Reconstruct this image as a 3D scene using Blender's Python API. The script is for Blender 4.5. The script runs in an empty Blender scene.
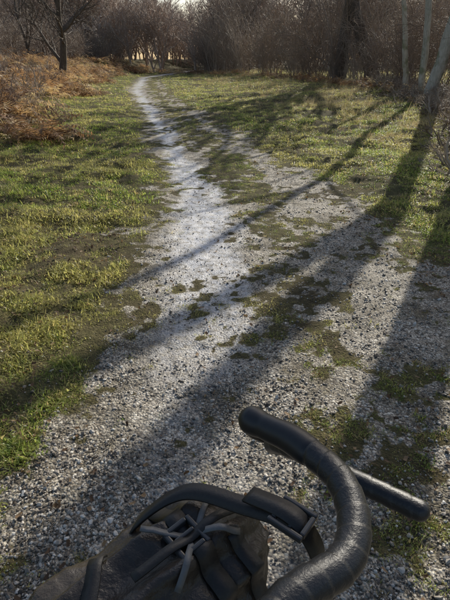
import bpy, math, random
import numpy as np
from mathutils import Vector, Matrix
rng=np.random.default_rng(7); random.seed(7)
scene=bpy.context.scene
AZ=math.radians(26); EL=math.radians(30)
ZK=1.297

# ---------------------------------------------------------------- noise / interp
def _h(ix,iy,seed):
    n=(ix.astype(np.int64)*374761393+iy.astype(np.int64)*668265263+seed*1442695041)&0xffffffff
    n=((n^(n>>13))*1274126177)&0xffffffff
    return ((n^(n>>16))&0xffff)/65535.0
def vnoise(x,y,seed=0):
    x=np.asarray(x,float);y=np.asarray(y,float)
    ix=np.floor(x);iy=np.floor(y);fx=x-ix;fy=y-iy
    fx=fx*fx*(3-2*fx);fy=fy*fy*(3-2*fy)
    a=_h(ix,iy,seed);b=_h(ix+1,iy,seed);c=_h(ix,iy+1,seed);d=_h(ix+1,iy+1,seed)
    return (a*(1-fx)+b*fx)*(1-fy)+(c*(1-fx)+d*fx)*fy
def fbm(x,y,seed=0,o=3):
    s=0;a=.5;t=0
    for i in range(o):
        s=s+a*vnoise(x*2**i,y*2**i,seed+i*17);t+=a;a*=.5
    return s/t
def ss(a,b,x):
    t=np.clip((x-a)/(b-a),0,1);return t*t*(3-2*t)
def curve(pts):
    xs=[p[0] for p in pts];ys=[p[1] for p in pts]
    return lambda y:np.interp(y,xs,ys)
TC=curve([(-5,0),(0,-.12),(3.8,-.18),(5.4,-.33),(7.9,-.76),(11.5,-1.5),(16.4,-2.55),(27.7,-4.9),(46,-7.4),(80,-4),(200,10)])
LB=curve([(-5,-.78),(0,-.78),(3.8,-.69),(5.4,-.76),(7.9,-1.12),(11.5,-1.9),(16.4,-2.95),(27.7,-5.4),(46,-8.1),(80,-5),(200,9)])
RB=curve([(-5,2.6),(0,2.5),(3.8,1.95),(5.4,1.6),(7.9,.9),(11.5,.1),(16.4,-1.05),(27.7,-3.3),(46,-5.9),(80,-2),(200,12)])
CS=curve([(-5,.55),(2,.52),(3.8,.45),(5.4,.35),(7.9,0),(11.5,-.72),(16.4,-1.8),(27.7,-4.05),(46,-6.5),(80,-3),(200,11)])

def grass_mask(x,y):
    n=fbm(x*1.6,y*1.6,3,4)-.5
    n2=fbm(x*6,y*6,9,3)-.5
    n3=fbm(x*14,y*14,19,3)-.5
    w=.25+.02*y
    l=ss(-w,w*.6,(LB(y)-x)+n*1.3+n2*.9+n3*.7)
    r=ss(-w,w*.6,(x-RB(y))+n*1.7+n2*1.0+n3*.7)
    far=ss(2.6,6.0,y)
    q=(1-np.abs(x-CS(y))/(.62-.12*far))*(.45+.35*far)+n*1.3+n2*1.8+n3*(2.4-1.4*far)
    c=ss(.26-.20*far,.64-.20*far,q)*(.75+.25*far)*(np.abs(x-CS(y))<.8)
    q2=n*1.2+n2*2.0+n3*2.4+.20*ss(.1,.9,x-TC(y))
    m=ss(.38,.64,q2)*.8*(np.abs(x-TC(y))>.3)
    return np.clip(np.maximum(np.maximum(l,r),np.maximum(c,m)),0,1)
def pale_mask(x,y):
    n=fbm(x*3,y*1.2,31,3)-.5
    n2=fbm(x*9,y*5,33,3)-.5
    hw=np.interp(y,[0,2,4,6,9,16,30,60],[.25,.38,.38,.28,.22,.24,.3,.4])
    d=np.abs(x-TC(y)+n*.35)/hw
    m=1-ss(.35,1.2,d+n*.6+n2*.9)
    return m*np.interp(y,[0,1.8,2.8,4.2],[.05,.25,.7,1])
def height(x,y,micro=True):
    dl=LB(y)-x; dr=x-RB(y)
    out=np.maximum(dl,dr)
    z=.05*ss(-.2,1.2,out)
    z=z+1.0*ss(2.2,6.5,dl)*ss(5,14,y)+.25*ss(1.5,8,dl)
    z=z+.30*ss(2.5,8,dr)
    z=z+ss(0,2,out)*(fbm(x*.45,y*.45,5)-.5)*.28
    z=z+ss(.0,.6,out)*(fbm(x*3,y*3,6)-.5)*.16
    z=z-.02*np.exp(-((x-TC(y))/.3)**2)
    if micro:
        z=z+(fbm(x*9,y*9,8,3)-.5)*.026
    return z

# ---------------------------------------------------------------- node helpers
class NT:
    def __init__(s,name):
        s.m=bpy.data.materials.new(name);s.m.use_nodes=True
        s.t=s.m.node_tree;s.t.nodes.clear()
        s.out=s.n('ShaderNodeOutputMaterial')
    def n(s,typ,ins=None,**kw):
        nd=s.t.nodes.new(typ)
        for k,v in kw.items(): setattr(nd,k,v)
        if ins:
            for k,v in ins.items():
                if isinstance(v,bpy.types.NodeSocket): s.t.links.new(v,nd.inputs[k])
                else: nd.inputs[k].default_value=v
        return nd
    def ramp(s,fac,stops,interp='LINEAR'):
        nd=s.n('ShaderNodeValToRGB',{0:fac});cr=nd.color_ramp;cr.interpolation=interp
        while len(cr.elements)<len(stops): cr.elements.new(.5)
        for e,(p,c) in zip(cr.elements,stops):
            e.position=p;e.color=(c[0],c[1],c[2],1) if hasattr(c,'__len__') else (c,c,c,1)
        return nd.outputs[0]
    def mix(s,f,a,b,mode='MIX'):
        nd=s.n('ShaderNodeMix',data_type='RGBA',blend_type=mode)
        for k,v in ((0,f),(6,a),(7,b)):
            if isinstance(v,bpy.types.NodeSocket): s.t.links.new(v,nd.inputs[k])
            else: nd.inputs[k].default_value=v if k==0 else (v[0],v[1],v[2],1)
        return nd.outputs[2]
    def math(s,op,a,b=0.0,clamp=False):
        return s.n('ShaderNodeMath',{0:a,1:b},operation=op,use_clamp=clamp).outputs[0]
    def noise(s,vec,scale,detail=3,rough=.55):
        return s.n('ShaderNodeTexNoise',{'Vector':vec,'Scale':scale,'Detail':detail,'Roughness':rough}).outputs[0]
    def done(s,sh): s.t.links.new(sh,s.out.inputs[0]);return s.m

def ground_material():
    N=NT('ground_material')
    P=N.n('ShaderNodeTexCoord').outputs['Object']
    gm=N.n('ShaderNodeAttribute',attribute_name='gm').outputs['Fac']
    pl=N.n('ShaderNodeAttribute',attribute_name='pale').outputs['Fac']
    v1=N.n('ShaderNodeTexVoronoi',{'Vector':P,'Scale':80})
    v2=N.n('ShaderNodeTexVoronoi',{'Vector':P,'Scale':170})
    c1=N.n('ShaderNodeSeparateColor',{0:v1.outputs['Color']})
    c2=N.n('ShaderNodeSeparateColor',{0:v2.outputs['Color']})
    stops=[(0,(.08,.064,.046)),(.3,(.18,.152,.118)),(.6,(.34,.305,.25)),(.85,(.51,.47,.40)),(1,(.67,.64,.58))]
    g1=N.ramp(c1.outputs[0],stops); g2=N.ramp(c2.outputs[1],stops)
    big=N.math('GREATER_THAN',c1.outputs[2],.6)
    col=N.mix(big,g2,g1)
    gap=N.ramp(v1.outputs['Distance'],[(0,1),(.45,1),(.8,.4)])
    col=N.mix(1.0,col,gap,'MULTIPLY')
    pn=N.ramp(N.noise(P,3.2,5,.72),[(.38,(.36,.32,.22)),(.55,(1.06,1.04,.99))])
    col=N.mix(1.0,col,pn,'MULTIPLY')
    fine=N.noise(P,160,2,.7)
    pcol=N.ramp(fine,[(.3,(.36,.36,.37)),(.55,(.54,.54,.555)),(.75,(.69,.69,.71))])
    mid=N.noise(P,22,4,.72)
    pf=N.math('MULTIPLY',pl,N.ramp(mid,[(.36,.15),(.56,1.0)]),True)
    col=N.mix(pf,col,pcol)
    gcol=N.ramp(mid,[(.3,(.020,.015,.009)),(.5,(.058,.046,.025)),(.62,(.11,.088,.048)),(.74,(.14,.13,.045))])
    farg=N.ramp(N.noise(P,1.3,3,.7),[(.35,(.08,.064,.032)),(.6,(.15,.145,.05))])
    gcol=N.mix(.3,gcol,farg)
    gf=N.ramp(N.math('ADD',gm,N.math('MULTIPLY',N.math('SUBTRACT',mid,.5),1.3)),[(.38,0),(.62,1)])
    col=N.mix(gf,col,gcol)
    rough=N.math('ADD',N.math('SUBTRACT',.78,N.math('MULTIPLY',pf,.34)),N.math('MULTIPLY',gf,.2),True)
    hb=N.math('SUBTRACT',N.math('MULTIPLY',N.noise(P,90,1,.7),.5),v1.outputs['Distance'])
    bp=N.n('ShaderNodeBump',{'Strength':N.math('SUBTRACT',.85,N.math('MULTIPLY',pl,.5)),'Distance':.007,'Height':hb})
    b=N.n('ShaderNodeBsdfPrincipled',{'Base Color':col,'Roughness':rough,'Normal':bp.outputs[0],'Specular IOR Level':N.math('SUBTRACT',.5,N.math('MULTIPLY',gf,.35))})
    return N.done(b.outputs[0])
def stone_material():
    N=NT('stone_material')
    r=N.n('ShaderNodeObjectInfo').outputs['Random']
    c=N.ramp(r,[(0,(.05,.038,.028)),(.35,(.14,.116,.09)),(.65,(.28,.245,.20)),(.9,(.44,.40,.345)),(1,(.62,.59,.53))])
    b=N.n('ShaderNodeBsdfPrincipled',{'Base Color':c,'Roughness':.5})
    return N.done(b.outputs[0])
def leafy(name,stops,trans=.5,rough=.5,patch=None):
    N=NT(name)
    r=N.n('ShaderNodeObjectInfo')
    c=N.ramp(r.outputs['Random'],stops)
    if patch:
        pz=N.n('ShaderNodeAttribute',attribute_name='tint',attribute_type='INSTANCER').outputs['Fac']
        c=N.mix(pz,c,patch)
    d=N.n('ShaderNodeBsdfPrincipled',{'Base Color':c,'Roughness':rough,'Specular IOR Level':.35})
    t=N.n('ShaderNodeBsdfTranslucent',{'Color':N.mix(1.0,c,(1.6,1.6,1.3),'MULTIPLY')})
    m=N.n('ShaderNodeMixShader',{0:trans,1:d.outputs[0],2:t.outputs[0]})
    return N.done(m.outputs[0])
def bark(name,a,b,scale=6,bump=.5,moss=None):
    N=NT(name)
    if bump<=.2:
        r=N.n('ShaderNodeObjectInfo').outputs['Random']
        s=N.n('ShaderNodeBsdfPrincipled',{'Base Color':N.ramp(r,[(0,a),(1,b)]),'Roughness':.6})
        return N.done(s.outputs[0])
    P=N.n('ShaderNodeTexCoord').outputs['Object']
    mp=N.n('ShaderNodeMapping',{'Vector':P,'Scale':(3,3,.6)}).outputs[0]
    nn=N.noise(mp,scale,5,.7)
    c=N.ramp(nn,[(.3,a),(.7,b)])
    if moss:
        c=N.mix(N.ramp(N.noise(P,2.5,4,.6),[(.5,0),(.62,.8)]),c,moss)
    bp=N.n('ShaderNodeBump',{'Strength':bump,'Distance':.02,'Height':nn})
    s=N.n('ShaderNodeBsdfPrincipled',{'Base Color':c,'Roughness':.8,'Normal':bp.outputs[0]})
    return N.done(s.outputs[0])
def simple(name,col,rough=.5,metal=0,bumpscale=None,bump=.3,var=.25,dist=.002):
    N=NT(name);P=N.n('ShaderNodeTexCoord').outputs['Object']
    nn=N.noise(P,bumpscale or 40,4,.65)
    c=N.mix(nn,[k*(1-var) for k in col],[k*(1+var) for k in col])
    bp=N.n('ShaderNodeBump',{'Strength':bump,'Distance':dist,'Height':nn})
    s=N.n('ShaderNodeBsdfPrincipled',{'Base Color':c,'Roughness':rough,'Metallic':metal,'Normal':bp.outputs[0]})
    return N.done(s.outputs[0])

# ---------------------------------------------------------------- mesh helpers
def mesh_obj(name,verts,faces,mat=None,smooth=False,link=True,parent=None):
    me=bpy.data.meshes.new(name);me.from_pydata([tuple(v) for v in verts],[],faces)
    if smooth: me.polygons.foreach_set('use_smooth',[True]*len(me.polygons))
    if mat: me.materials.append(mat)
    me.update()
    o=bpy.data.objects.new(name,me)
    if link: scene.collection.objects.link(o)
    if parent: o.parent=parent
    return o
def empty(name,loc=(0,0,0)):
    e=bpy.data.objects.new(name,None);e.empty_display_size=.1;e.location=loc
    scene.collection.objects.link(e);return e
def catmull(P,n=12):
    P=[np.array(p,float) for p in P];Q=[2*P[0]-P[1]]+P+[2*P[-1]-P[-2]];o=[]
    for i in range(1,len(Q)-2):
        for k in range(n):
            t=k/n
            o.append(.5*((2*Q[i])+(-Q[i-1]+Q[i+1])*t+(2*Q[i-1]-5*Q[i]+4*Q[i+1]-Q[i+2])*t*t+(-Q[i-1]+3*Q[i]-3*Q[i+1]+Q[i+2])*t**3))
    o.append(Q[-2]);return np.array(o)
def sweep(pts,radf,sides=20,wrap=0.0,pitch=.014,closed=False,roundend=(True,True)):
    pts=np.array(pts,float)
    seg=np.linalg.norm(np.diff(pts,axis=0),axis=1);S=np.concatenate([[0],np.cumsum(seg)]);T=S[-1]
    V=[];F=[];nrm=None;rows=0
    tang=np.gradient(pts,axis=0);tang/=np.linalg.norm(tang,axis=1)[:,None]
    for i,p in enumerate(pts):
        t=tang[i]
        if nrm is None:
            a=np.array([0,0,1.]) if abs(t[2])<.9 else np.array([1.,0,0]);nrm=np.cross(t,a)
        nrm=nrm-t*np.dot(nrm,t);nrm/=np.linalg.norm(nrm);bn=np.cross(t,nrm)
        r=radf(S[i],T)
        if roundend[0] and S[i]<r: r*=math.sqrt(max(1e-4,1-(1-S[i]/r)**2))
        if roundend[1] and T-S[i]<r: r*=math.sqrt(max(1e-4,1-(1-(T-S[i])/r)**2))
        for k in range(sides):
            th=2*math.pi*k/sides
            rr=r
            if wrap:
                ph=(S[i]/pitch-th/(2*math.pi))%1.0
                e=ph if ph<.85 else .85*(1-(ph-.85)/.15)
                rr=r*(1+wrap*(e-.45)+.006*math.sin(S[i]*310+3*th))
            V.append(p+rr*(math.cos(th)*nrm+math.sin(th)*bn))
        rows+=1
    for i in range(rows-1):
        for k in range(sides):
            k2=(k+1)%sides
            F.append((i*sides+k,i*sides+k2,(i+1)*sides+k2,(i+1)*sides+k))
    if closed:
        for k in range(sides):
            k2=(k+1)%sides;F.append(((rows-1)*sides+k,(rows-1)*sides+k2,k2,k))
    else:
        F.append(tuple(range(sides))[::-1]);F.append(tuple((rows-1)*sides+k for k in range(sides)))
    return V,F
def tube(name,pts,r,mat,parent,sides=16,dense=8,**kw):
    rf=r if callable(r) else (lambda s,T:r)
    P=catmull(pts,dense) if len(pts)>2 else np.array([np.array(pts[0])+(np.array(pts[1])-np.array(pts[0]))*t for t in np.linspace(0,1,max(3,dense*2))])
    V,F=sweep(P,rf,sides,**kw)
    return mesh_obj(name,V,F,mat,True,parent=parent)

# trees ---------------------------------------------------------------------
def rotdir(d,ang,az):
    d=np.array(d)/np.linalg.norm(d)
    a=np.array([0,0,1.]) if abs(d[2])<.9 else np.array([1.,0,0])
    u=np.cross(d,a);u/=np.linalg.norm(u);v=np.cross(d,u)
    return d*math.cos(ang)+(u*math.cos(az)+v*math.sin(az))*math.sin(ang)
def grow(out,p,d,L,r,lev,R,K,spread=(.45,.95),up=.15,crook=.12,ratio=(.5,.75),minr=.0035,t0=.3):
    n=5 if lev>1 else 3
    p=np.array(p,float);d=np.array(d,float);d/=np.linalg.norm(d)
    pts=[p];rad=[r];cur=p;dd=d;re=max(minr,r*.35)
    for i in range(n):
        dd=dd+R.normal(0,crook,3)+np.array([0,0,up*.3]);dd/=np.linalg.norm(dd)
        cur=cur+dd*L/n;pts.append(cur);rad.append(r+(re-r)*(i+1)/n)
    out.append((pts,rad))
    if lev<=0: return
    k=K[lev] if isinstance(K,dict) else K
    for j in range(k):
        t=t0+(1-t0)*(j+R.random()*.9)/k
        f=min(t*n,n-.001);i=int(f);q=pts[i]+(pts[i+1]-pts[i])*(f-i);rr=rad[i]+(rad[i+1]-rad[i])*(f-i)
        seg=pts[i+1]-pts[i]
        nd=rotdir(seg,R.uniform(*spread),R.uniform(0,6.283))
        nd=nd+np.array([0,0,up]);
        grow(out,q,nd,L*R.uniform(*ratio)*(1.15-.4*t),max(minr,rr*R.uniform(.45,.7)),lev-1,R,K,spread,up,crook,ratio,minr,.15)
def polys_mesh(polys,name,mat,link=False,smooth=True):
    V=[];F=[]
    for pts,rad in polys:
        sides=9 if rad[0]>.07 else (5 if rad[0]>.02 else 3)
        base=len(V);nrm=None
        P=np.array(pts);tg=np.gradient(P,axis=0);tg/=np.linalg.norm(tg,axis=1)[:,None]+1e-9
        for i in range(len(P)):
            t=tg[i]
            if nrm is None:
                a=np.array([0,0,1.]) if abs(t[2])<.9 else np.array([1.,0,0]);nrm=np.cross(t,a)
            nrm=nrm-t*np.dot(nrm,t);nrm/=np.linalg.norm(nrm)+1e-9;bn=np.cross(t,nrm)
            for k in range(sides):
                th=6.28318*k/sides
                V.append(tuple(P[i]+rad[i]*(math.cos(th)*nrm+math.sin(th)*bn)))
        for i in range(len(P)-1):
            for k in range(sides):
                k2=(k+1)%sides
                F.append((base+i*sides+k,base+i*sides+k2,base+(i+1)*sides+k2,base+(i+1)*sides+k))
    return mesh_obj(name,V,F,mat,smooth,link)

# instancer -----------------------------------------------------------------
def instancer(name,pts,rots,scales,idx,protos,tint=None):
    col=bpy.data.collections.new(name+'_parts')
    for i,o in enumerate(protos):
        o.name='%s_part_%02d'%(name,i)
        col.objects.link(o)
    me=bpy.data.meshes.new(name);n=len(pts)
    me.vertices.add(n);me.vertices.foreach_set('co',np.asarray(pts,np.float32).ravel())
    a=me.attributes.new('rot','FLOAT_VECTOR','POINT');a.data.foreach_set('vector',np.asarray(rots,np.float32).ravel())
    a=me.attributes.new('scl','FLOAT_VECTOR','POINT');a.data.foreach_set('vector',np.asarray(scales,np.float32).ravel())
    a=me.attributes.new('idx','INT','POINT');a.data.foreach_set('value',np.asarray(idx,np.int32))
    if tint is not None:
        a=me.attributes.new('tint','FLOAT','POINT');a.data.foreach_set('value',np.asarray(tint,np.float32))
    ob=bpy.data.objects.new(name,me);scene.collection.objects.link(ob)
    g=bpy.data.node_groups.new(name+'_gn','GeometryNodeTree')
    g.interface.new_socket('Geometry',in_out='INPUT',socket_type='NodeSocketGeometry')
    g.interface.new_socket('Geometry',in_out='OUTPUT',socket_type='NodeSocketGeometry')
    gi=g.nodes.new('NodeGroupInput');go=g.nodes.new('NodeGroupOutput')
    ip=g.nodes.new('GeometryNodeInstanceOnPoints')
    ci=g.nodes.new('GeometryNodeCollectionInfo');ci.inputs['Collection'].default_value=col
    ci.inputs['Separate Children'].default_value=True;ci.inputs['Reset Children'].default_value=True
    def na(nm,t):
        x=g.nodes.new('GeometryNodeInputNamedAttribute');x.data_type=t;x.inputs['Name'].default_value=nm
        return [s for s in x.outputs if s.enabled][0]
    L=g.links.new
    L(gi.outputs[0],ip.inputs['Points']);L(ci.outputs[0],ip.inputs['Instance'])
    ip.inputs['Pick Instance'].default_value=True
    L(na('idx','INT'),ip.inputs['Instance Index']);L(na('rot','FLOAT_VECTOR'),ip.inputs['Rotation']);L(na('scl','FLOAT_VECTOR'),ip.inputs['Scale'])
    L(ip.outputs[0],go.inputs[0])
    md=ob.modifiers.new('instances','NODES');md.node_group=g
    return ob
def frustum_samples(n,y0,y1,marg=2.0,wide=.65):
    y=y0*(y1/y0)**rng.random(n);x=(rng.random(n)*2-1)*(wide*y+marg);return x,y

# ================================================================ GROUND
def axis(lo,hi,step,far_lo,far_hi,g=1.07):
    a=list(np.arange(lo,hi,step));s=step;x=a[-1];R_=[]
    while x<far_hi: s*=g;x+=s;R_.append(x)
    s=step;x=a[0];L_=[]
    while x>far_lo: s*=g;x-=s;L_.append(x)
    return np.array(L_[::-1]+a+R_)
xs=axis(-3.5,4.0,.022,-500,500,1.05);ys=axis(.6,8,.022,-60,700,1.04)
X,Y=np.meshgrid(xs,ys)
fade=1-ss(10,25,Y)
Z=height(X,Y,False)+fade*(fbm(X*9,Y*9,8,3)-.5)*.026
gmk=grass_mask(X,Y)
near=1-ss(6,14,Y)
Z+=near*(1-gmk)*(1-.7*pale_mask(X,Y))*(vnoise(X*42,Y*42,77)-.5)*.010
nx,ny=len(xs),len(ys)
V=np.stack([X,Y,Z],-1).reshape(-1,3)
me=bpy.data.meshes.new('ground');me.vertices.add(len(V));me.vertices.foreach_set('co',V.astype(np.float32).ravel())
i=np.arange(nx-1)[None,:]+np.arange(ny-1)[:,None]*nx
Q=np.stack([i,i+1,i+1+nx,i+nx],-1).reshape(-1,4).astype(np.int32)
me.loops.add(Q.size);me.loops.foreach_set('vertex_index',Q.ravel())
me.polygons.add(len(Q));me.polygons.foreach_set('loop_start',np.arange(0,Q.size,4,dtype=np.int32))
me.polygons.foreach_set('loop_total',np.full(len(Q),4,np.int32))
me.polygons.foreach_set('use_smooth',np.ones(len(Q),bool))
me.update(calc_edges=True)
for nm,arr in (('gm',gmk),('pale',pale_mask(X,Y)*(1-gmk))):
    a=me.attributes.new(nm,'FLOAT','POINT');a.data.foreach_set('value',arr.astype(np.float32).ravel())
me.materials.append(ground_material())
g=bpy.data.objects.new('ground',me);scene.collection.objects.link(g)

# ================================================================ GRAVEL
import bmesh
stone=stone_material()
protos=[]
for v in range(6):
    bm=bmesh.new();bmesh.ops.create_icosphere(bm,subdivisions=1,radius=1)
    for vt in bm.verts:
        vt.co*=random.uniform(.65,1.2)
        vt.co.z*=.6;vt.co.x*=1.2
    m=bpy.data.meshes.new('pebble');bm.to_mesh(m);bm.free();m.materials.append(stone)
    protos.append(bpy.data.objects.new('pebble',m))
x,y=frustum_samples(115000,.75,8,1.0)
k=(rng.random(len(x))<(1-grass_mask(x,y)*.9)*(1-.75*pale_mask(x,y)))&(x>LB(y)-1.2)&(x<RB(y)+1.2)
clump=fbm(x*3,y*3,44,3);k&=rng.random(len(x))<ss(.25,.65,clump)*.8+.2
x,y=x[k],y[k];n=len(x)
s=np.exp(rng.normal(math.log(.0036),.48,n))*(1+.06*y);s=np.clip(s,.002,.013)
z=height(x,y)+s*.15
instancer('gravel',np.stack([x,y,z],-1),np.stack([rng.normal(0,.5,n),rng.normal(0,.5,n),rng.random(n)*6.28],-1),np.stack([s]*3,-1),rng.integers(0,6,n),protos)

# ================================================================ GRASS
def tuft(name,mat,nb,rad,h,w,lean,seg=3,R=random):
    V=[];F=[]
    for b in range(nb):
        a=R.uniform(0,6.28);rr=rad*math.sqrt(R.random());px,py=math.cos(a)*rr,math.sin(a)*rr
        L=h*R.uniform(.45,1.15);az=R.uniform(0,6.28);ln=R.uniform(.1,lean);ww=w*R.uniform(.7,1.2)
        fx,fy=math.cos(az),math.sin(az);sx,sy=-fy,fx
        base=len(V);ang=R.uniform(0,.5);cx,cy,cz=px,py,-.004
        for s_ in range(seg+1):
            t=s_/seg;wd=ww*(1-t**1.6)*.5+.0001
            V.append((cx-sx*wd,cy-sy*wd,cz));V.append((cx+sx*wd,cy+sy*wd,cz))
            ang+=ln/seg*1.4
            cx+=fx*math.sin(ang)*L/seg;cy+=fy*math.sin(ang)*L/seg;cz+=math.cos(ang)*L/seg
        for s_ in range(seg):
            q=base+2*s_;F.append((q,q+1,q+3,q+2))
    return mesh_obj(name,V,F,mat,True,False)
gmat=leafy('grass_blades',[(0,(.10,.15,.032)),(.3,(.18,.25,.05)),(.55,(.28,.34,.085)),(.75,(.41,.41,.15)),(.88,(.46,.37,.20)),(1,(.33,.23,.13))],.58,.4,patch=(.42,.38,.16))
dmat=leafy('dry_grass_blades',[(0,(.24,.18,.09)),(.5,(.40,.31,.17)),(1,(.54,.45,.28))],.45,.6)
gp=[tuft('t',gmat,15,.05,.042,.0042,1.5) for _ in range(5)]+[tuft('t',gmat,14,.065,.028,.0075,1.9,2) for _ in range(4)]
x,y=frustum_samples(185000,.8,60,1.8)
x2,y2=frustum_samples(55000,6,50,2.0);x=np.concatenate([x,x2]);y=np.concatenate([y,y2])
gm=grass_mask(x,y)
pn=fbm(x*1.6,y*1.6,61,3);pn2=fbm(x*7,y*7,62,3)
q=pn*.4+pn2*.6
edge=np.maximum(LB(y)-x,x-RB(y))
k=rng.random(len(x))<gm*np.where(edge<0,.5+.4*ss(3,6,y),1)*(.08+.92*ss(.39,.60,q+.06*((edge<0)&(y>3.5))))
x,y,q,edge,pn=x[k],y[k],q[k],edge[k],pn[k];n=len(x)
s=rng.uniform(.6,1.2,n)*(1+.06*y)*np.where(edge<.1,.5,1.0)*(.75+.6*ss(.42,.62,q))
sz=s*rng.uniform(.7,1.2,n)/(1+.02*y)
tint=np.clip(ss(.35,.7,fbm(x*1.1,y*1.1,66,4))*.8+rng.normal(0,.12,n),0,1)
instancer('grass',np.stack([x,y,height(x,y)],-1),np.stack([rng.normal(0,.2,n),rng.normal(0,.2,n),rng.random(n)*6.28],-1),np.stack([s,s,sz],-1),rng.integers(0,9,n),gp,tint)
dp=[tuft('t',dmat,18,.07,.26,.0038,1.2,4) for _ in range(4)]
x,y=frustum_samples(50000,2.0,60,3.0)
edge=np.where(x-RB(y)>0,(x-RB(y)),(LB(y)-x)*.85)
k=rng.random(len(x))<ss(.6,3.0,edge+(fbm(x*1.2,y*1.2,71)-.5)*3)*(.06+.6*ss(.42,.68,fbm(x*.9,y*.9,72)))
x,y=x[k],y[k];n=len(x);e=edge[k]
s=rng.uniform(.4,1.1,n)*(.40+.6*ss(1,4.5,e))*(1+.02*y)
instancer('dry_grass',np.stack([x,y,height(x,y)],-1),np.stack([rng.normal(0,.25,n),rng.normal(0,.25,n),rng.random(n)*6.28],-1),np.stack([s*1.2,s*1.2,s],-1),rng.integers(0,4,n),dp)
lmat=leafy('fallen_leaf',[(0,(.05,.03,.018)),(.5,(.15,.085,.045)),(1,(.30,.20,.11))],.3,.6)
lp=[]
for v in range(4):
    Vv=[];m=8
    cz=random.uniform(.1,.35)
    Vv.append((0,0,0))
    for j in range(m):
        a=6.283*j/m;r=1*(1 if j%2 else .75)*random.uniform(.8,1.1)
        xx,yy=r*math.cos(a)*1.3,r*math.sin(a)*.75
        Vv.append((xx,yy,cz*(xx*xx*.5+yy*yy)+random.uniform(-.1,.1)))
    lp.append(mesh_obj('l',Vv,[(0,1+j,1+(j+1)%m) for j in range(m)],lmat,False,False))
x,y=frustum_samples(46000,.8,25,2)
d=np.where(x>RB(y)-.6,.9,np.where(x<LB(y)-.25,.8*ss(1.3,2.5,y),.06))
k=rng.random(len(x))<d*ss(.3,.6,fbm(x*1.5,y*1.5,81));x,y=x[k],y[k];n=len(x)
s=rng.uniform(.005,.014,n)*(1+.04*y)
instancer('fallen_leaves',np.stack([x,y,height(x,y)+.006+rng.random(n)*.012],-1),np.stack([rng.normal(0,.45,n),rng.normal(0,.45,n),rng.random(n)*6.28],-1),np.stack([s]*3,-1),rng.integers(0,4,n),lp)

# ================================================================ TREES
bk=bark('bark_brown',(.06,.045,.032),(.17,.13,.095))
bkp=bark('bark_pale',(.30,.26,.19),(.60,.53,.42),9,.5,moss=(.18,.18,.08))
twg=bark('twig_brown',(.18,.125,.09),(.46,.36,.26),3,.1)
twf=bark('twig_haze_tint',(.34,.25,.19),(.52,.41,.33),2,.1)  # paler twig colour stands in for haze over the far trees
def mk_tree(seed,mat,h=9,levs=4,r=.17,link=False,name='tree',K=None,up=.2,spread=(.45,.95),t0=.18,minr=.006):
    R=np.random.default_rng(seed);out=[]
    grow(out,(0,0,-.15),(R.normal(0,.07),R.normal(0,.07),1),h*.62,r,levs,R,K or {4:7,3:5,2:4,1:3},spread,up,.11,(.45,.68),minr,t0)
    return polys_mesh(out,name,mat,link)
def mk_shrub(seed,mat,h=3.2,stems=11,K=None,minr=.004,lean=.7):
    R=np.random.default_rng(seed);out=[]
    for s in range(stems):
        a=R.uniform(0,6.28);rr=R.uniform(0,.6)
        grow(out,(math.cos(a)*rr,math.sin(a)*rr,-.1),(math.cos(a)*R.uniform(.05,lean),math.sin(a)*R.uniform(.05,lean),1),h*R.uniform(.55,.95),R.uniform(.014,.034),3,R,K or {3:6,2:4,1:3},(.4,1.0),.12,.16,(.4,.65),minr,.08)
    return polys_mesh(out,'s',mat,False)
tree_meshes=[mk_tree(100+i,bk,9+i*.5).data for i in range(4)]
tall=[mk_tree(140+i,bk,17,3,.42,K={3:10,2:5,1:3},minr=.03,t0=.35).data for i in range(2)]
def gz(x,y): return float(height(np.array([x]),np.array([y]),False)[0])
def place_tree(me_,x,y,s,rz,name='bare_tree'):
    o=bpy.data.objects.new(name,me_);scene.collection.objects.link(o)
    o.location=(x,y,gz(x,y)-.05);o.scale=(s,)*3;o.rotation_euler=(0,0,rz)
for (i,x,y,s,rz) in [(1,-14.5,38,.8,2.1),(2,-18,33,.9,4),(1,9.2,33,.8,3.3),(3,7.6,37,.8,1.3),(2,6.0,42,.85,5.1),(0,2.5,52,.9,2.6),(2,-1.5,60,.9,.2),(0,12.5,27,.8,1.9),(3,-16,45,.9,.8)]:
    place_tree(tree_meshes[i],x,y,s,rz)
for (i,x,y,s,rz) in [(0,8.6,28.5,1.0,.4),(1,6.9,30.5,.95,2.2)]:  # tall trees added to throw crown shadows across the left grass
    place_tree(tall[i],x,y,s,rz,'tall_shadow_tree')
ot=mk_tree(77,bk,8.5,4,.24,True,'spreading_tree',{4:10,3:6,2:5,1:4},.12,(.6,1.15),.16,.007);ot.location=(-9.7,30,gz(-9.7,30)-.05)
def custom_tree(name,limbs,mat,seed,K={2:4,1:2},side=True):
    R=np.random.default_rng(seed);out=[]
    for pts,r0,r1,sub in limbs:
        P=catmull([(a,b,c*ZK) for a,b,c in pts],6);P=P+np.stack([R.normal(0,.016,len(P)),R.normal(0,.016,len(P)),np.zeros(len(P))],-1)
        rad=np.linspace(r0,r1,len(P))*R.uniform(.93,1.07,len(P));out.append((list(P),list(rad)))
        for j in range(sub):
            i=int(len(P)*R.uniform(.5,.98));i=min(i,len(P)-2)
            d=rotdir(P[i+1]-P[i],R.uniform(.5,1.0),R.uniform(0,6.28))
            grow(out,P[i],d,R.uniform(1.2,2.4),rad[i]*.5,2,R,K,(.4,.9),.2,.14,(.45,.7),.006,.2)
        if sub>=0: grow(out,P[-1],P[-1]-P[-3],2.4,r1,2,R,K,(.4,.9),.25,.14,(.45,.7),.006,.2)
    return polys_mesh(out,name,mat,True)
bx,by=7.0,16.5;b0=gz(bx,by)/ZK-.1
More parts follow.
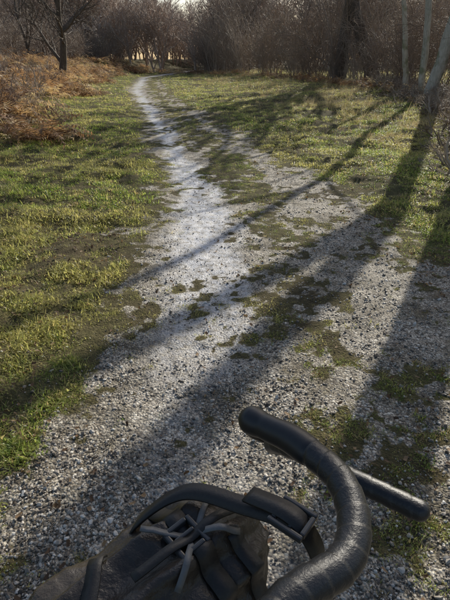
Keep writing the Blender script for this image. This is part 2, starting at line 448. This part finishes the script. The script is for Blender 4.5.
custom_tree('leaning_tree',[
  ([(bx-.25,by,b0),(bx+.05,by,1.6),(bx+.35,by,3.6),(bx+.5,by,5.7)],.20,.16,-1),
  ([(bx+.5,by,5.6),(bx+.0,by-.03,6.3),(bx-.9,by-.06,7.3),(bx-1.9,by-.1,8.6)],.15,.09,1),
  ([(bx+.5,by,5.6),(bx+.38,by+.15,6.7),(bx+.18,by+.36,7.9),(bx+.1,by+.4,10)],.19,.14,1)],bkp,5)
bx,by=6.75,17.0;b0=gz(bx,by)/ZK-.1
custom_tree('leaning_tree',[
  ([(bx,by,b0),(bx-.25,by,1.8),(bx-.45,by,3.4),(bx-.1,by+.2,5.0),(bx-.5,by+.2,6.8)],.12,.06,4)],bkp,6,{2:3,1:2})
bx,by=6.75,18.6;b0=gz(bx,by)/ZK-.1
custom_tree('leaning_tree',[([(bx,by,b0),(bx-.22,by,1.2),(bx-.6,by,2.6),(bx-.9,by,4.4)],.12,.05,2)],bkp,12,{2:3,1:2})
bx,by=4.75,9.2;b0=gz(bx,by)/ZK-.1
custom_tree('roadside_tree',[
  ([(bx+.1,by,b0),(bx,by,1.5),(bx-.12,by,2.7),(bx-.30,by,4.2)],.23,.20,-1),
  ([(bx-.30,by,4.1),(bx-.4,by,5.2),(bx-.2,by,7.5)],.15,.06,1),
  ([(bx-.30,by,4.1),(bx+.3,by+.3,5.4),(bx+.9,by+.3,7.5)],.13,.05,1)],bk,7)

sh=[mk_shrub(200+i,twg,3.5+.3*i,8,{3:6,2:4,1:3},.006,.5) for i in range(5)]
HL=curve([(6,9.5),(10,9.2),(16,8.4),(20,7.8),(33,6.0),(45,2.0),(55,-2.2),(70,-1)])
P=[];Rr=[];Sc=[];Ix=[]
for row in range(2):
    yy=9.5
    while yy<72:
        yy+=rng.uniform(.75,1.35)*(1+.012*yy)
        xx=HL(yy)+row*1.7+rng.normal(0,.6)
        sc=rng.uniform(.65,1.2)*(.65 if row==0 else 1.05)*(1+.010*max(0,yy-18))
        P.append((xx,yy,gz(xx,yy)-.05));Rr.append((0,0,rng.random()*6.28));Sc.append((sc,sc,sc*rng.uniform(.75,1.3)));Ix.append(rng.integers(0,5))
instancer('hedgerow_thicket',P,Rr,Sc,Ix,sh)
sh2=[mk_shrub(300+i,twg,2.8+.4*i,9,None,.006) for i in range(3)]
P=[];Rr=[];Sc=[];Ix=[]
for _ in range(110):
    yy=rng.uniform(18,64);xx=LB(yy)-5.0-rng.random()**.7*16
    sc=rng.uniform(.5,1.2);P.append((xx,yy,gz(xx,yy)-.05));Rr.append((0,0,rng.random()*6.28));Sc.append((sc,sc,sc));Ix.append(rng.integers(0,3))
instancer('scrub_thicket',P,Rr,Sc,Ix,sh2)
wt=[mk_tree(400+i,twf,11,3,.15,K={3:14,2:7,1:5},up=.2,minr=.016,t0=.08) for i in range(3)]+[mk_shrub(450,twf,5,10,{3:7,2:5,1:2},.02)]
P=[];Rr=[];Sc=[];Ix=[]
for _ in range(350):
    yy=rng.uniform(62,120);xx=rng.uniform(-.7,.7)*yy-4+rng.normal(0,3)
    sc=rng.uniform(.85,1.3)
    if abs(xx+.13*yy)<.08*yy: sc*=.8
    P.append((xx,yy,gz(xx,yy)-.1));Rr.append((0,0,rng.random()*6.28));Sc.append((sc*1.2,sc*1.2,sc));Ix.append(rng.integers(0,4))
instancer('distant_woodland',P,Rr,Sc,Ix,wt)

# bracken
bmat=leafy('bracken_frond',[(0,(.17,.10,.06)),(.5,(.34,.20,.11)),(.8,(.46,.31,.18)),(1,(.55,.44,.27))],.4,.7)
def bracken(seed):
    R=random.Random(seed);V=[];F=[]
    for f in range(14):
        a=R.uniform(0,6.28);L=R.uniform(.6,1.1);el=R.uniform(.7,1.4);p=np.array([math.cos(a)*.1,math.sin(a)*.1,0]);n=14
        h=np.array([math.cos(a),math.sin(a),0]);side=np.array([-math.sin(a),math.cos(a),0])
        for j in range(n):
            d=h*math.cos(el)+np.array([0,0,1])*math.sin(el);q=p+d*L/n
            b=len(V);V+= [tuple(p-side*.004),tuple(p+side*.004),tuple(q+side*.004),tuple(q-side*.004)];F.append((b,b+1,b+2,b+3))
            if j>3:
                w=.20*(1-j/n)+.03
                for sg in (-1,1):
                    b=len(V);tip=p+side*sg*w+d*w*.35+np.array([0,0,R.uniform(-.08,.03)])
                    V+=[tuple(p),tuple(p+d*.04),tuple(tip)];F.append((b,b+1,b+2))
            p=q;el-=R.uniform(.08,.2)
    return mesh_obj('b',V,F,bmat,False,False)
bp_=[bracken(i) for i in range(4)]
P=[];Rr=[];Sc=[];Ix=[]
for _ in range(1500):
    yy=9+51*rng.random()**1.25;xx=LB(yy)-(2.9+.9*math.sin(yy*.5)+.6*math.sin(yy*1.3))-rng.random()**1.3*11
    if rng.random()<.18: xx=HL(yy)-1.0+rng.normal(0,.6)
    elif rng.random()<.1: yy=rng.uniform(56,66);xx=rng.uniform(-20,4)
    sc=rng.uniform(.4,1.25)
    if xx>RB(yy): sc*=.7
    P.append((xx,yy,gz(xx,yy)-.03));Rr.append((rng.normal(0,.2),rng.normal(0,.2),rng.random()*6.28));Sc.append((sc,sc,sc*1.05));Ix.append(rng.integers(0,4))
instancer('bracken',P,Rr,Sc,Ix,bp_)
bs=[mk_shrub(500+i,twg,.8,12,{3:4,2:3,1:2},.0025) for i in range(2)]
P=[];Rr=[];Sc=[];Ix=[]
for _ in range(190):
    yy=rng.uniform(5.0,24)
    if _<120: xx=np.interp(yy,[5,8,12,20],[2.8,3.9,5.4,6.6])+rng.random()*1.8
    else: yy+=4;xx=LB(yy)-3.2-rng.random()*4.5
    sc=rng.uniform(.4,.9);P.append((xx,yy,gz(xx,yy)));Rr.append((rng.normal(0,.3),rng.normal(0,.3),rng.random()*6.28));Sc.append((sc*1.4,sc*1.4,sc*(.75 if _<120 else 1.3)));Ix.append(rng.integers(0,2))
instancer('brambles',P,Rr,Sc,Ix,bs)

# ================================================================ BICYCLE
tape=simple('handlebar_tape',(.022,.022,.023),.36,0,320,.6,.3,.0012)
rub=simple('rubber_hood',(.018,.018,.019),.42,0,160,.3,.2,.0006)
tyre=simple('tyre_rubber',(.03,.03,.03),.7,0,90,.5)
alu=simple('dark_alloy',(.05,.05,.055),.35,.8,60,.1)
paint=simple('frame_paint',(.03,.05,.05),.3,.1,30,.05)
bike=empty('bicycle',(0,0,0))
cen=np.array([-.060,.085,1.143])
right=[tuple(cen),(.0,.146,1.143),(.049,.195,1.142),(.098,.229,1.133),(.1165,.2686,1.132),(.114,.3135,1.131),(.095,.350,1.126),(.070,.382,1.121)]
X1=np.array([.707,.707,0]) ;F1=np.array([-.707,.707,0])
def mir(p):
    d=np.array(p)-cen;a=np.dot(d[:2],X1[:2]);f=np.dot(d[:2],F1[:2])
    q=cen+X1*(-a)+F1*f;q[2]=p[2];return tuple(q)
hood=[(.099,.345,1.126),(.075,.377,1.122),(.055,.397,1.117),(.036,.416,1.112),(.021,.431,1.110)]
hr=lambda s,T: .0158+.0008*math.sin(s/T*6)+(.0024*math.exp(-((s/T-.84)/.16)**2))-.0007*math.exp(-((s/T-.70)/.05)**2)
drop=[(.088,.362,1.118),(.066,.405,1.088),(.066,.440,1.050),(.095,.457,1.025),(.14,.427,1.020),(.19,.393,1.020),(.244,.356,1.020)]
lever=[(.026,.424,1.098),(.035,.438,1.070),(.066,.452,1.040),(.105,.455,1.015)]
for side,fn in (('right',lambda p:p),('left',mir)):
    tube('bar_tops_'+side,[fn(p) for p in right],.0150,tape,bike,64,60,wrap=.07,pitch=.021,roundend=(False,True))
    tube('brake_hood_'+side,[fn(p) for p in hood],hr,rub,bike,32,30)
    tube('bar_drop_'+side,[fn(p) for p in drop],.0132,tape,bike,48,50,wrap=.06,pitch=.024,roundend=(False,True))
    tube('brake_lever_'+side,[fn(p) for p in lever],.005,alu,bike,12,8)
fw=np.array([-.616,.788,0]);S_=cen-fw*.085
tube('stem',[tuple(cen),tuple(S_)],.017,alu,bike)
tube('head_tube',[(S_[0],S_[1]-.005,1.15),(S_[0],S_[1]+.13,.77)],.022,paint,bike)
wc=np.array([S_[0]-.028,S_[1]+.30,.365])
crown=np.array([S_[0],S_[1]+.14,.755]);sd=np.array([.788,.616,0])
for sg,nm in ((1,'fork_blade_1'),(-1,'fork_blade_2')):
    tube(nm,[tuple(crown+sd*sg*.02),tuple(crown+sd*sg*.05+np.array([0,.03,-.08])),tuple(wc+sd*sg*.055)],.012,paint,bike)
def wheel(name,c,f,s,R0=.33):
    ring=lambda r:[tuple(c+f*r*math.cos(t)+np.array([0,0,1])*r*math.sin(t)) for t in np.linspace(0,2*math.pi,73)[:-1]]
    V,F=sweep(np.array(ring(R0)),lambda a,b:.022,14,closed=True,roundend=(False,False));mesh_obj(name+'_tyre',V,F,tyre,True,parent=bike)
    V,F=sweep(np.array(ring(R0-.03)),lambda a,b:.011,10,closed=True,roundend=(False,False));mesh_obj(name+'_rim',V,F,alu,True,parent=bike)
    tube(name+'_hub',[tuple(c-s*.05),tuple(c+s*.05)],.02,alu,bike)
    V=[];F=[]
    for k in range(28):
        t=k*2*math.pi/28;a=c+s*(.03 if k%2 else -.03);b=c+f*(R0-.03)*math.cos(t)+np.array([0,0,1])*(R0-.03)*math.sin(t)
        v,ff=sweep(np.array([a,(a+b)/2,b]),lambda q,w:.0011,5,roundend=(False,False));o=len(V);V+=v;F+=[tuple(i+o for i in q) for q in ff]
    mesh_obj(name+'_spokes',V,F,alu,parent=bike)
wheel('front_wheel',wc,fw,sd)
hx=S_[0];rw=np.array([hx,wc[1]-1.06,.365]);wheel('rear_wheel',rw,np.array([0,1.,0]),np.array([1.,0,0]))
bb=(hx,rw[1]+.42,.29);st=(hx,rw[1]+.27,.86)
tube('top_tube',[(hx,S_[1]+.03,1.05),st],.016,paint,bike)
tube('down_tube',[(hx,S_[1]+.11,.83),bb],.02,paint,bike)
tube('seat_tube',[bb,(hx,rw[1]+.24,.98)],.016,paint,bike)
for sg in (-1,1):
    tube('chain_stay',[bb,(hx+sg*.06,rw[1],.365)],.009,paint,bike)
    tube('seat_stay',[st,(hx+sg*.06,rw[1],.365)],.008,paint,bike)
    tube('crank',[(hx+sg*.05,bb[1],.29),(hx+sg*.07,bb[1]+sg*.165,.29)],.010,alu,bike)
tube('saddle',[(hx,rw[1]+.05,1.0),(hx,rw[1]+.2,.995),(hx,rw[1]+.36,.99)],lambda s,T:.065-.048*min(1,s/T*1.3),rub,bike)

# ================================================================ HANDLEBAR BAG
fab=simple('bag_fabric',(.040,.032,.025),.38,0,70,.7,.4,.004)
web=simple('strap_webbing',(.024,.021,.018),.5,0,300,.5,.3,.001)
plas=simple('buckle_plastic',(.05,.05,.05),.25,0,50,.05)
cordm=simple('grey_webbing',(.14,.14,.135),.5,0,200,.3)
bag=empty('handlebar_bag',(0,0,0))
A0=np.array([.028,.342,1.026]);ax=np.array([-.74,-.672,-.02]);ax/=np.linalg.norm(ax)
e1=np.array([0,0,1.]);e1-=ax*np.dot(e1,ax);e1/=np.linalg.norm(e1);e2=np.cross(ax,e1)
if np.dot(e2,F1)<0: e2=-e2
LEN=.48
def fold(q): return 1-abs(math.sin(q))
def bsurf(s,th,off=0.0):
    end=min(1,max(0,s/.075));end2=min(1,max(0,(LEN-s)/.07))
    r=.068*(.42+.58*math.sin(end*math.pi/2))*(.5+.5*math.sin(end2*math.pi/2))
    pk=(1-end)*.22
    n1=float(fbm(np.array(s*26),np.array(th*1.9+3*math.cos(th)),91,3))
    r*=1+pk*(fold(4.5*th+3*n1)-.4)
    r*=1+.20*(fold(4.5*th+.6+s*2+n1*1.0)-.4)*min(1,s/.1)+.03*(fold(6*th-s*14)-.4)
    r*=1+.16*(n1-.5)
    for sp in (.085,.24,.40): r*=1-.12*math.exp(-((s-sp)/.014)**2)
    r+=off
    return A0+ax*s+e1*math.cos(th)*r+e2*math.sin(th)*r*1.02
NS,NTt=170,140
V=[];F=[]
for i in range(NS):
    for k in range(NTt): V.append(bsurf(LEN*i/(NS-1),2*math.pi*k/NTt-math.pi))
for i in range(NS-1):
    for k in range(NTt-1):
        k2=k+1;F.append((i*NTt+k,i*NTt+k2,(i+1)*NTt+k2,(i+1)*NTt+k))
    F.append((i*NTt+NTt-1,i*NTt,(i+1)*NTt,(i+1)*NTt+NTt-1))
c0=len(V);V.append(A0-ax*-.012);V.append(A0+ax*(LEN-.012))
for k in range(NTt):
    k2=(k+1)%NTt;F.append((c0,k2,k));F.append((c0+1,(NS-1)*NTt+k,(NS-1)*NTt+k2))
mesh_obj('bag_body',V,F,fab,True,parent=bag)
def ribbon(name,path,wdir,w,mat,th=.0028):
    V=[];F=[]
    for p,wd in zip(path,wdir):
        wd=wd/np.linalg.norm(wd);V.append(p-wd*w/2);V.append(p+wd*w/2)
    for i in range(len(path)-1): F.append((2*i,2*i+1,2*i+3,2*i+2))
    o=mesh_obj(name,V,F,mat,True,parent=bag);m=o.modifiers.new('s','SOLIDIFY');m.thickness=th;m.offset=0
    return o
for j,sp in enumerate((.085,.24,.40)):
    pt=[bsurf(sp,t,.0055) for t in np.linspace(-math.pi,math.pi,70)]
    ribbon('compression_strap_%d'%j,pt,[ax]*70,.020,web)
sp=catmull([(-.108,.306,1.030),(-.090,.312,1.072),(-.040,.324,1.101),(.020,.300,1.110),(.066,.275,1.121)],14)
ribbon('bar_strap',list(sp),[np.array([.35,.75,.25])]*len(sp),.018,web,.003)
def box(name,c,u,v,w,su,sv,sw,mat,bev=.0015):
    V=[c+u*a*su/2+v*b*sv/2+w*d*sw/2 for a in (-1,1) for b in (-1,1) for d in (-1,1)]
    F=[(0,1,3,2),(4,6,7,5),(0,4,5,1),(2,3,7,6),(0,2,6,4),(1,5,7,3)]
    o=mesh_obj(name,V,F,mat,parent=bag);m=o.modifiers.new('b','BEVEL');m.width=bev;m.segments=2;return o
def buckle(pref,bc,u,v):
    u=u/np.linalg.norm(u);v=v/np.linalg.norm(v);w_=np.cross(u,v)
    for nm,off,su,sv in (('rail_1',v*.014,.036,.005),('rail_2',-v*.014,.036,.005),('bar_1',u*.016,.005,.0225),('bar_2',u*.003,.004,.0225),('bar_3',-u*.014,.005,.0225)):
        box(pref+nm,bc+off,u,v,w_,su,sv,.007,plas)
    return u,v,w_
bc=np.array([.062,.274,1.127]);u,v,w_=buckle('buckle_',bc,np.array([.78,-.62,.0]),np.array([.62,.78,.0]))
ribbon('strap_tail',list(catmull([tuple(bc-u*.05-w_*.006),tuple(bc-u*.01+w_*.004),tuple(bc+u*.012-w_*.002),tuple(bc+u*.030-np.array([0,0,.03])),tuple(bc+u*.022-np.array([0,0,.07]))],8)),[v]*33,.02,web)
def srib(name,s0,t0,s1,t1,w,mat,off=.006):
    qs=np.linspace(0,1,18);pt=[bsurf(s0+(s1-s0)*q,t0+(t1-t0)*q,off) for q in qs]
    wd=[]
    for i in range(18):
        tg=pt[min(17,i+1)]-pt[max(0,i-1)];c=pt[i]-(A0+ax*(s0+(s1-s0)*qs[i]));wd.append(np.cross(tg,c))
    ribbon(name,pt,wd,w,mat,.002)
srib('cross_strap_1',.035,.35,.125,-.5,.006,cordm);srib('cross_strap_2',.12,.35,.045,-.45,.006,cordm,.0085)
srib('cross_strap_3',.15,-.05,.02,-.12,.009,web,.0105);srib('cross_strap_4',.16,.5,.24,-.7,.014,web,.006);srib('cross_strap_5',.05,-.4,.05,-1.7,.016,web,.006)
buckle('side_release_',bsurf(.09,-.05,.011),np.cross(e1,ax)*-1,ax)

# ================================================================ LIGHT / SKY / CAMERA
D=Vector((math.cos(EL)*math.sin(AZ),math.cos(EL)*math.cos(AZ),math.sin(EL)))
ld=bpy.data.lights.new('sun','SUN');ld.energy=5;ld.angle=math.radians(.35);ld.color=(1,.94,.82)
lo=bpy.data.objects.new('sun',ld);scene.collection.objects.link(lo);lo.rotation_euler=D.to_track_quat('Z','Y').to_euler();lo.location=D*50
w=bpy.data.worlds.new('World');scene.world=w;w.use_nodes=True;nt=w.node_tree
bg=nt.nodes['Background'];sk=nt.nodes.new('ShaderNodeTexSky');sk.sky_type='NISHITA';sk.sun_disc=False
sk.sun_elevation=EL;sk.sun_rotation=AZ;sk.dust_density=1.8;sk.air_density=1.0
nt.links.new(sk.outputs[0],bg.inputs[0]);bg.inputs[1].default_value=.12
cd=bpy.data.cameras.new('camera');cam=bpy.data.objects.new('camera',cd);scene.collection.objects.link(cam)
cd.sensor_fit='VERTICAL';cd.sensor_height=36;cd.lens=27.2;cd.clip_end=3000;cd.clip_start=.02
cam.location=(0,0,1.5);cam.rotation_euler=(math.radians(90-28),0,0)
scene.camera=cam
scene.view_settings.view_transform='Standard';scene.view_settings.look='None';scene.view_settings.exposure=0
